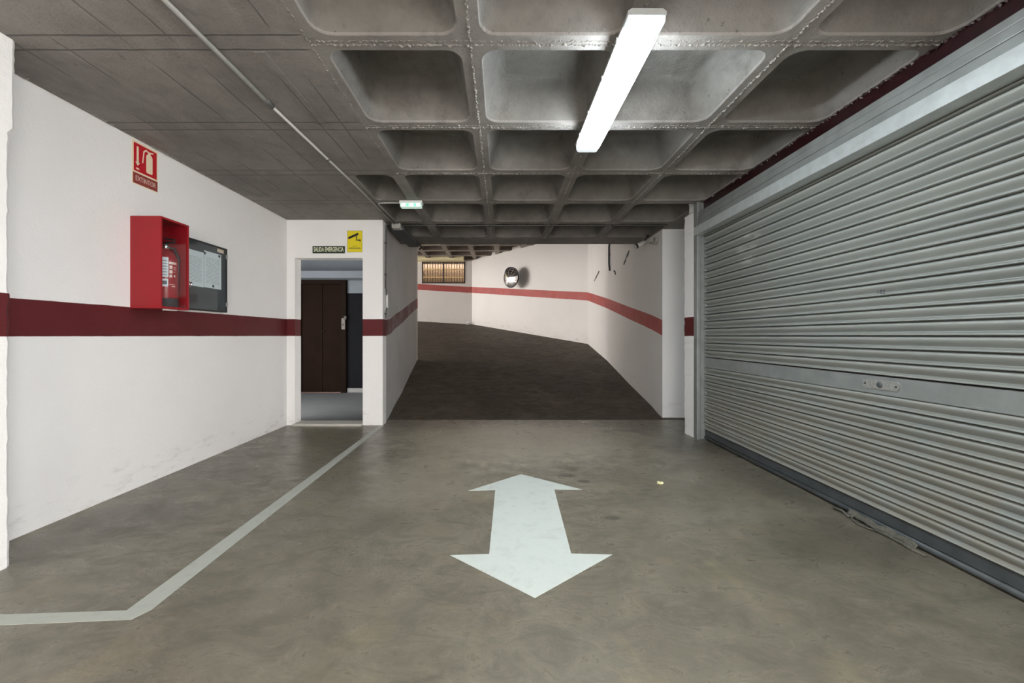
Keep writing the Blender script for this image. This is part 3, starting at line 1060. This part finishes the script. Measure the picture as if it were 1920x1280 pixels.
for z in (2.3, 1.9, 1.4):
    m = MB(); m.box(-1.497, -1.472, 5.14, 5.175, z - .007, z + .007, .002); m.build('clip', M['dark'], K)
K = empty('cross_conduit', (0.4, 5.2, CZ)); tag(K, 'dark conduit crossing the whole ceiling beside the last ribs', 'conduit')
m = MB(); m.tube([(-1.31, 5.285, CZ - .012), (-0.6, 5.29, CZ - .015), (0.8, 5.29, CZ - .012), (2.15, 5.27, CZ - .014)], .009, 8); m.build('pipe', M['pvc_dark'], K)
for x in (-.85, -.16, .63, 1.43):
    m = MB(); m.box(x - .008, x + .008, 5.265, 5.31, CZ - .026, CZ - .001, .002); m.build('clip', M['dark'], K)
# broken plaster lumps at the ramp wall top
K = empty('security_camera', (2.12, 5.95, 2.45)); tag(K, 'small pale security camera aimed down by the right ceiling corner', 'camera')
ax = Vector((-0.85, -0.15, -0.42)).normalized()
c0 = Vector((2.09, 5.9, 2.49))
m = MB(); m.tube([c0, c0 + ax * 0.19], .034, 14); m.build('body', M['pvc_light'], K)
m = MB(); m.tube([c0 + ax * 0.155, c0 + ax * 0.185], [.038, .034], 14); m.build('lens_hood', M['black'], K)
m = MB(); m.tube([c0 + ax * 0.05, (2.1, 5.85, 2.555)], .010, 8); m.lathe([(0, 0), (.03, 0), (.03, .02), (0, .02)], 14, Matrix.Translation((2.1, 5.85, CZ - .022))); m.build('bracket', M['black'], K)
pts = [(2.13, 5.9, 2.47)]
for i in range(26):
    a = i * 0.9
    pts.append((2.15 + -.006 + .012 * math.sin(a * 1.7), 5.72 + .08 * math.cos(a), 2.46 + .045 * math.sin(a) + .01 * math.sin(a * 2.3)))
m = MB(); m.tube(pts, .0055, 6)
tag(m.build('camera_cable', M['pvc']), 'tangled grey cable coil beside the security camera', 'cable')



# pipe and torn cable marks on the ramp's right wall
K = empty('hanging_pipe', (2.17, 8.5, 3.0)); tag(K, 'black pipe stub hanging down the right wall of the ramp', 'pipe')
m = MB(); m.tube([(2.17, 8.0, 3.35), (2.19, 8.25, 3.12), (2.205, 8.38, 2.95), (2.205, 8.38, 2.60), (2.205, 8.33, 2.46)], .018, 10); m.build('pipe', M['dark'], K)
m = MB(); m.box(2.19, 2.225, 8.35, 8.41, 2.78, 2.81, .004); m.build('clip', M['steel_dark'], K)
random.seed(9)
def scar(y, z, dy, dz):
    q = MB(); n = 7
    wx = (lambda yy: 2.19 + .0278 * (yy - 6.9) if yy < 8.7 else 2.24 - .0229 * (yy - 8.7))
    q.tube([(wx(y + dy * i / n) - .004, y + dy * i / n + random.uniform(-.02, .02), z + dz * i / n + random.uniform(-.012, .012)) for i in range(n + 1)],
           [.016 * random.uniform(.5, 1.3) for _ in range(n + 1)], 6)
    return q
m = scar(9.75, 2.44, -.45, .16); m.build('torn_cable', M['pvc_dark'])
tag(bpy.data.objects['torn_cable'], 'torn dark cable remnant low on the ramp wall left of the pipe', 'cable')
m = scar(8.05, 2.42, -.12, -.09); tag(m.build('torn_cable', M['pvc_dark']), 'torn dark cable remnant directly below the black pipe stub', 'cable')
m = scar(7.35, 2.42, -.35, .16); tag(m.build('torn_cable', M['pvc_dark']), 'torn dark cable remnant right of the black pipe stub', 'cable')

# ------------------------------------------------------------------ convex mirror
wn_dir = Vector((-.771, -.637, 0))
t_along = 0.0
# point on mirror wall seen at x=968
A_, B_ = Vector((2.2, 10.45, 0)), Vector((-1.23, 14.6, 0))
pw = A_.lerp(B_, 0.50)
pc = Vector((0.262, 12.32, 2.89))
K = empty('convex_mirror', pc); tag(K, 'round convex traffic mirror on the bright slanting ramp wall', 'mirror')
fd = Vector((-0.72, -0.70, -0.02)).normalized()
up_ = Vector((0, 0, 1)) - fd * fd.z
up_.normalize()
u_ = up_.cross(fd).normalized()
FM = frame(pc, u_, up_)   # z = u x up = fd?
if (FM.to_3x3() @ Vector((0, 0, 1))).dot(fd) < 0:
    FM = frame(pc, -u_, up_)
RM = 0.295
HA = .38
prof = [(RM * math.sin(a) / math.sin(HA), RM / math.sin(HA) * (math.cos(a) - math.cos(HA))) for a in [HA * i / 10 for i in range(11)]]
m = MB(); m.lathe(prof, 40, FM); m.build('mirror_face', M['mirror'], K)
m = MB(); m.lathe([(RM - .012, .004), (RM + .012, .012), (RM + .02, -.01), (RM + .005, -.03), (RM * .6, -.07), (0, -.08)], 40, FM); m.build('rim', M['dark'], K)
# hood over the upper half
m = MB()
def hood(u, v):
    a = math.radians(35 + 120 * u)
    return FM @ Vector(((RM + .018) * math.cos(a), (RM + .018) * math.sin(a), -.02 + .075 * v * math.sin(math.pi * (0.1 + .8 * u))))
m.grid(24, 3, hood); hd = m.build('hood', M['dark'], K)
so = hd.modifiers.new('solid', 'SOLIDIFY'); so.thickness = 0.006
wallp = pw_hit = None
dd = (B_ - A_).normalized()
foot = A_ + dd * (pc - A_).dot(dd)
m = MB(); m.tube([pc - fd * .07, (pc + Vector((foot.x, foot.y, pc.z))) / 2 + Vector((0, 0, -.02)), (foot.x, foot.y, pc.z - .03)], .02, 10)
m.build('bracket', M['steel_dark'], K)

# ------------------------------------------------------------------ fire extinguisher sign
XW = -2.70
def onleft(y, z, x=XW):
    return frame((x, y, z), (0, 1, 0), (0, 0, 1))   # local x along +Y, y up, z = +X
S = empty('extinguisher_sign', (XW, 3.06, 2.4)); tag(S, 'red fire extinguisher pictogram sign high on the left wall', 'sign')
y0, y1, z0, z1 = 2.953, 3.172, 2.238, 2.556
m = MB(); m.box(XW, XW + .003, y0, y1, z0, z1); m.build('plate', M['sign_cream'], S)
m = MB(); m.box(XW + .003, XW + .0045, y0 + .012, y1 - .012, z0 + .098, z1 - .014); m.build('red_field', M['sign_red'], S)
m = MB(); m.box(XW + .003, XW + .0045, y0 + .006, y1 - .004, z0 + .006, z0 + .084); m.build('caption_field', M['sign_brown'], S)
text('lettering', 'EXTINTOR', .050, M['pink'], onleft((y0 + y1) / 2 + .002, z0 + .045, XW + .0052), S, .0004, 0.72)
m = MB()
yc, zb = 3.095, z0 + .118
body = [(-.024, 0), (.024, 0), (.027, .01), (.027, .125), (.018, .142), (-.018, .142), (-.027, .125), (-.027, .01)]
m.prism(body, onleft(yc, zb, XW + .0046), .0012)
m.prism([(-.01, .142), (.01, .142), (.01, .155), (.036, .165), (.034, .172), (-.005, .163), (-.03, .172), (-.052, .15), (-.062, .06), (-.054, .058),
         (-.043, .145), (-.028, .160), (-.01, .152)], onleft(yc, zb, XW + .0046), .0012)
m.prism([(-.008, -.12), (.008, -.12), (.008, 0), (-.008, 0)], onleft(2.995, z1 - .036, XW + .0046), .0012)
m.prism([(-.019, -.116), (0, -.142), (.019, -.116)], onleft(2.995, z1 - .036, XW + .0046), .0012)
m.prism([(-.014, 0), (.014, 0), (.010, .012), (-.010, .012)], onleft(2.995, z0 + .112, XW + .0046), .0012)
m.build('pictogram', M['sign_cream'], S)

# ------------------------------------------------------------------ cabinet with extinguisher
CB = empty('extinguisher_cabinet', (-2.7, 3.07, 1.324)); tag(CB, 'red metal fire extinguisher cabinet with clear front pane on left wall', 'cabinet')
cx0, cx1, cy0, cy1, cz0, cz1 = -2.70, -2.483, 2.94, 3.205, 1.322, 1.992
m = MB(); t_ = .004
m.box(cx0, cx1, cy0, cy0 + t_, cz0, cz1)
m.box(cx0, cx1, cy1 - t_, cy1, cz0, cz1)
m.box(cx0, cx1, cy0, cy1, cz0, cz0 + t_)
m.box(cx0, cx1, cy0, cy1, cz1 - t_, cz1)
m.box(cx0, cx0 + t_, cy0, cy1, cz0, cz1)
m.build('body', M['red'], CB)
m = MB(); fr_ = .013
m.box(cx1 - .003, cx1 + .006, cy0, cy0 + fr_, cz0, cz1, .002); m.box(cx1 - .003, cx1 + .006, cy1 - fr_, cy1, cz0, cz1, .002)
m.box(cx1 - .003, cx1 + .006, cy0 + fr_, cy1 - fr_, cz0, cz0 + .016, .002); m.box(cx1 - .003, cx1 + .006, cy0 + fr_, cy1 - fr_, cz1 - .016, cz1, .002)
m.build('door_frame', M['red'], CB)
m = MB(); m.box(cx1 - .002, cx1, cy0 + fr_ - .002, cy1 - fr_ + .002, cz0 + .014, cz1 - .014); m.build('pane', M['glass_clear'], CB)
m = MB(); m.tube([(cx1 + .004, 3.21, 1.51), (cx1 + .02, 3.215, 1.53), (cx1 + .004, 3.21, 1.55)], .005, 8); m.build('latch', M['chrome'], CB)
m = MB(); m.box(cx1 - .06, cx1 - .015, 3.03, 3.12, cz0 - .010, cz0 - .001, .003); m.build('drip_clip', M['white'], CB)
FE = empty('fire_extinguisher', (-2.60, 3.06, 1.33)); tag(FE, 'red fire extinguisher standing inside the wall cabinet', 'fire extinguisher')
ex, ey, eb = -2.566, 3.088, cz0 + t_
T_ = Matrix.Translation((ex, ey, eb))
m = MB(); m.lathe([(0, .01), (.07, .01), (.076, .02), (.076, .36), (.07, .395), (.045, .43), (.022, .445), (.022, .46), (0, .46)], 32, T_); m.build('cylinder', M['red_ext'], FE)
m = MB(); m.lathe([(.0, .001), (.076, .001), (.079, .012), (.079, .075), (.0765, .08)], 32, T_); m.build('base', M['dark'], FE)
m = MB(); m.lathe([(.02, .455), (.024, .46), (.024, .49), (.014, .50), (0, .50)], 16, T_); m.build('valve', M['chrome'], FE)
m = MB(); m.box(ex - .01, ex + .07, ey - .012, ey + .012, eb + .50, eb + .512, .003)
m.box(ex - .01, ex + .075, ey - .01, ey + .01, eb + .525, eb + .535, .003, Matrix.Rotation(.15, 3, 'Y')); m.build('lever', M['black'], FE)
m = MB(); m.tube([(ex, ey + .02, eb + .475), (ex + .02, ey + .06, eb + .47), (ex + .03, ey + .088, eb + .40), (ex + .02, ey + .09, eb + .15), (ex + .02, ey + .085, eb + .10)], .008, 8); m.build('hose', M['black'], FE)
def curved_label(name, a0, a1, z0_, z1_, mat, r=.0768, par=FE):
    q = MB(); q.grid(10, 1, lambda u, v: Vector((ex + r * math.cos(a0 + (a1 - a0) * u), ey + r * math.sin(a0 + (a1 - a0) * u), eb + z0_ + (z1_ - z0_) * v)))
    return q.build(name, mat, par)
curved_label('maintenance_label', -1.32, -.66, .235, .385, M['label'])
curved_label('check_sticker', -1.25, -.68, .165, .222, M['label'])
q = MB()
for i in range(6):
    z_ = .25 + .021 * i
    q.grid(6, 1, lambda u, v: Vector((ex + .0772 * math.cos(-1.27 + .52 * u), ey + .0772 * math.sin(-1.27 + .52 * u), eb + z_ + .005 * v)))
    q.build('printed_line', M['label_ink'], FE); q = MB()
q.grid(6, 1, lambda u, v: Vector((ex + .0772 * math.cos(-1.17 + .4 * u), ey + .0772 * math.sin(-1.17 + .4 * u), eb + .18 + .028 * v)))
q.build('printed_block', M['label_ink'], FE)
for (a0, a1, za, zb_) in ((-.62, .1, .335, .352), (-.58, -.32, .30, .325), (-.58, -.32, .265, .29), (-.22, .0, .31, .316), (-.22, .0, .295, .30), (-.22, -.05, .275, .28),
                          (-.2, -.05, .24, .255), (-.58, -.35, .235, .255), (-.6, -.1, .18, .184), (-.4, -.05, .165, .172)):
    q = MB(); q.grid(4, 1, lambda u, v: Vector((ex + .0768 * math.cos(a0 + (a1 - a0) * u), ey + .0768 * math.sin(a0 + (a1 - a0) * u), eb + za + (zb_ - za) * v))); q.build('instruction_print', M['pink'], FE)


# ------------------------------------------------------------------ notice board
NB = empty('notice_board', (-2.68, 3.6, 1.35)); tag(NB, 'black glazed notice board beside the extinguisher cabinet', 'notice board')
bx = -2.66
m = MB(); m.box(-2.70, bx - .006, 3.27, 3.92, 1.345, 1.958, .003); m.build('backing', M['board'], NB)
m = MB()
m.box(-2.70, bx, 3.27, 3.285, 1.345, 1.958); m.box(-2.70, bx, 3.905, 3.92, 1.345, 1.958)
m.box(-2.70, bx, 3.285, 3.905, 1.345, 1.358); m.box(-2.70, bx, 3.285, 3.905, 1.945, 1.958)
m.build('frame', M['black'], NB)
m = MB(); m.box(bx - .002, bx - .0005, 3.285, 3.905, 1.358, 1.945); m.build('pane', M['glass_clear'], NB)
for z in (1.42, 1.88):
    m = MB(); m.box(bx, bx + .006, 3.895, 3.92, z - .02, z + .02, .002); m.build('hinge', M['steel_worn'], NB)
m = MB(); m.box(bx - .0058, bx - .0048, 3.79, 3.875, 1.905, 1.938); m.build('sticker', M['pink'], NB)
lm = simple('notice_board_print', (.2, .2, .22), .6)
for (ya, yb, za, zb_, lab, pins) in ((3.395, 3.618, 1.553, 1.862, 'left white printed sheet pinned on the black notice board', ((3.47, 1.568), (3.625, 1.872))),
                                     (3.622, 3.842, 1.557, 1.885, 'right white printed sheet pinned on the black notice board', ((3.735, 1.575), (3.815, 1.868)))):
    pm = lines_paper_mat('printed_sheet', ya, yb, za, zb_, 26)
    m = MB(); m.box(bx - .0058, bx - .0048, ya, yb, za, zb_)
    tag(m.build('notice_sheet', pm), lab, 'paper', 'sheets on the notice board')
for (py, pz, lab) in ((3.47, 1.572, 'black magnet at the foot of the left notice sheet'), (3.63, 1.862, 'black magnet at the top between both notice sheets'),
                      (3.735, 1.578, 'black magnet at the foot of the right notice sheet'), (3.815, 1.868, 'black magnet at the top right corner of right sheet')):
    m = MB(); m.lathe([(0, .0022), (.012, .0022), (.0135, 0)], 16, onleft(py, pz, bx - .0048))
    tag(m.build('magnet', M['black']), lab, 'magnet', 'magnets on the notice board')

# ------------------------------------------------------------------ signs over the doorway
def onback(x, z, y):
    return frame((x, y, z), (1, 0, 0), (0, 0, 1))  # local z = -Y
S = empty('exit_sign', (-2.175, DY, 2.2)); tag(S, 'dark green SALIDA EMERGENCIA sign above the doorway', 'sign')
m = MB(); m.box(-2.378, -1.972, DY - .006, DY, 2.153, 2.244, .003); m.build('plate', M['sign_green'], S)
text('lettering', 'SALIDA EMERGENCIA', .078, M['sign_text'], onback(-2.175, 2.199, DY - .0068), S, .0005, .50, bold=.0012)
S = empty('camera_sign', (-1.847, DY, 2.3)); tag(S, 'yellow video surveillance sign with black camera above doorway', 'sign')
m = MB(); m.box(-1.942, -1.754, DY - .004, DY, 2.168, 2.437, .002); m.build('plate', M['yellow'], S)
m = MB()
for a in ((-1.942, -1.754, 2.433, 2.437), (-1.942, -1.754, 2.168, 2.172), (-1.942, -1.938, 2.168, 2.437), (-1.758, -1.754, 2.168, 2.437)):
    m.box(a[0], a[1], DY - .0052, DY - .004, a[2], a[3])
m.box(-1.925, -1.77, DY - .0052, DY - .004, 2.206, 2.216)
m.build('border', simple('sign_border', srgb(150, 140, 40), .5), S)
m = MB()
m.prism([(-.062, -.022), (.055, .028), (.047, .056), (-.070, .004)], onback(-1.855, 2.355, DY - .0045), .001)
m.prism([(-.078, -.004), (-.066, .005), (-.058, -.022), (-.070, -.027)], onback(-1.855, 2.355, DY - .0045), .001)
m.prism([(.018, -.032), (.066, -.030), (.078, -.026), (.080, -.060), (.060, -.044), (.018, -.040)], onback(-1.855, 2.355, DY - .0045), .001)
m.prism([(.02, .01), (.034, .015), (.034, -.032), (.026, -.034)], onback(-1.855, 2.355, DY - .0045), .001)
m.build('camera_pictogram', M['black'], S)
text('lettering', 'ZONA\nVIDEOVIGILADA', .021, simple('sign_small_text', srgb(96, 92, 20), .5), onback(-1.848, 2.232, DY - .0048), S, .0003, .9)

# ------------------------------------------------------------------ roller shutter
SX = 2.215
RS = empty('roller_shutter', (SX, 2.7, 0)); tag(RS, 'large grey ribbed metal roller shutter door on the right', 'roller shutter')
YA, YB = 0.95, 4.38
pitch = 0.0766
def slats(z_top, z_bot):
    n = round((z_top - z_bot) / pitch)
    p = (z_top - z_bot) / n
    prof = [(.008, .0), (.006, .02), (-.008, .035), (-.016, .07), (-.021, .13), (-.0235, .20), (-.0235, .28), (-.021, .38), (-.016, .49), (-.010, .59),
            (-.005, .67), (-.003, .715), (-.008, .745), (-.017, .79), (-.0235, .84), (-.0265, .89), (-.0265, .935), (-.020, .96), (.002, .97), (.008, .985)]
    pts = []
    for i in range(n):
        for dx, f in prof:
            pts.append((SX + (dx * 1.45 if dx < 0 else dx), z_top - p * (i + f)))
    return pts
def curtain(z_top, z_bot):
    pts = slats(z_top, z_bot)
    q = MB()
    a = [q.bm.verts.new((x, YA, z)) for x, z in pts]
    c = [q.bm.verts.new((x, YB, z)) for x, z in pts]
    for i in range(len(pts) - 1):
        f = q.bm.faces.new((a[i], a[i + 1], c[i + 1], c[i])); f.smooth = True
    bt = [q.bm.verts.new((SX + .02, y, z)) for y, z in ((YA, z_top), (YB, z_top), (YB, z_bot), (YA, z_bot))]
    q.bm.faces.new(bt)
    return q
curtain(2.34, .893).build('curtain', M['slat'], RS, normals=False)
curtain(.785, .115).build('curtain', M['slat'], RS, normals=False)
m = MB(); m.box(SX - .026, SX + .02, YA, YB, .790, .888, .004)
m.box(SX - .034, SX + .0, YA, YB, .783, .794, .003); m.build('lock_rail', M['steel'], RS)
m = MB(); m.box(SX - .026, SX + .02, YA, YB, .045, .112, .004); m.build('bottom_rail', M['steel_dark'], RS)
m = MB(); m.tube([(SX - .018, YA, .026), (SX - .018, YB, .026)], .017, 12); m.build('rubber_seal', M['steel_dark'], RS)
LP = MB(); m = LP
px = SX - .026
poly = [(-.113, .012), (-.105, .026), (.098, .028), (.113, .014), (.113, -.004), (.100, -.026), (-.100, -.028), (-.113, -.012)]
F_ = frame((px, 2.345, .838), (0, -1, 0), (0, 0, 1))
m.prism(poly, F_, .005)
lp = m.build('lock_plate', M['steel_worn'], RS); lp['label'] = 'worn zinc lock plate'
F2 = F_.copy(); F2.translation = Vector((px - .005, 2.345, .838))
m = MB(); m.lathe([(0, .006), (.015, .006), (.017, .003), (.017, 0)], 20, F2); m.build('keyhole', M['steel_dark'], lp)
for u in (-.096, .096):
    F3 = F_.copy(); F3.translation = Vector((px - .005, 2.345 - u, .838))
    m = MB(); m.lathe([(0, .003), (.005, .003), (.006, 0)], 12, F3); m.build('screw', M['dark'], lp)
# stencilled number on one slat
dkt = simple('stencil_ink', (.03, .035, .04), .6)
text('lettering', '182', .036, dkt, frame((SX - .0342, 2.335, 1.372), (0, -1, 0), (0, 0, 1)), RS, .0004, 1.0)
# guides, lintel box
m = MB(); m.box(2.10, 2.135, 4.375, 4.45, 0.0, CZ - .005, .004); m.box(2.132, 2.235, 4.40, 4.45, 0.0, CZ - .005, .004)
m.box(2.195, 2.235, 4.375, 4.402, 0.0, 2.22, .003); m.build('side_guide', M['steel'], RS)
m = MB(); m.box(2.10, 2.235, YA - .08, YA, 0.0, CZ - .16, .004); m.build('side_guide', M['steel'], RS)
m = MB(); m.box(2.078, 2.185, YA - .08, 4.40, 2.205, 2.294, .003); m.build('lintel', M['steel_light'], RS)
m = MB()
m.box(2.10, 2.183, YA - .08, 4.37, 2.290, 2.352, .004)
m.box(2.104, 2.183, YA - .08, 4.37, 2.356, 2.405, .004)
m.box(2.112, 2.183, YA - .08, 4.37, 2.409, 2.452, .004)
m.box(2.125, 2.183, YA - .08, 4.37, 2.29, 2.45)
m.build('box_cover', M['steel'], RS)
# rest of the right side toward the viewer's back
m = MB(); m.box(2.12, 2.42, -4.1, -3.6, -0.02, CZ - .17); m.box(2.12, 2.42, -0.3, YA - .081, -0.02, CZ - .17); m.box(2.12, 2.42, -3.6, -0.3, 2.0, CZ - .17)  # unseen gap added so daylight reaches the left wall
struct(m.build('wall_right_near', M['wall'], hf=lambda c: c.z), 'white wall on the right behind the viewer, with an opening added for daylight fill', 'wall')

# ------------------------------------------------------------------ litter
m = MB()
def crumple(q, c, s, seed, flatten=.5):
    random.seed(seed)
    r = bmesh.ops.create_icosphere(q.bm, subdivisions=2, radius=1)
    for v in r['verts']:
        k = random.uniform(.55, 1.2)
        v.co = Vector((c[0] + v.co.x * s * k, c[1] + v.co.y * s * k * .8, max(c[2] + v.co.z * s * k * flatten, 0.002 if c[2] < .2 else c[2] - s)))
crumple(m, (1.192, 3.065, .010), .024, 5)
tag(m.build('paper_scrap', M['paper_scrap']), 'small cream paper scrap lying right of the arrow tip', 'litter')
m = MB(); crumple(m, (-1.22, 14.32, zf(-1.22, 14.32) + .06), .09, 7, .8)
tag(m.build('plastic_bag', M['white']), 'small white crumpled bag at the far wall corner', 'litter')
random.seed(12)
K = empty('tangled_rag', (2.15, 2.3, 0)); tag(K, 'grey tangled rag and cord caught under the shutter', 'rag')
base = [(2.144, 2.62, .012), (2.149, 2.56, .018), (2.134, 2.5, .010), (2.149, 2.47, .022)]
m = MB(); m.tube(base, [.012, .007, .011, .006], 8)
m.tube([(2.144, 2.50, .02), (2.125, 2.46, .008), (2.105, 2.40, .008), (2.12, 2.34, .008), (2.134, 2.32, .012), (2.149, 2.38, .022), (2.139, 2.45, .02)], .0055, 8)
m.tube([(2.134, 2.32, .012), (2.144, 2.26, .016), (2.145, 2.22, .010), (2.139, 2.16, .014), (2.14, 2.11, .008), (2.144, 2.05, .010)], [.008, .012, .007, .010, .013, .006], 8)
m.build('cord', M['rag'], K)
m = MB()
def ragfn(u, v):
    return Vector((2.160 - .014 * v + .005 * math.sin(11 * u), 2.52 - .42 * u, .044 - .030 * v + .006 * math.sin(23 * u + 3 * v) * (1 - v * .3)))
m.grid(40, 4, ragfn); r_ = m.build('cloth', M['rag'], K)
so = r_.modifiers.new('solid', 'SOLIDIFY'); so.thickness = .004
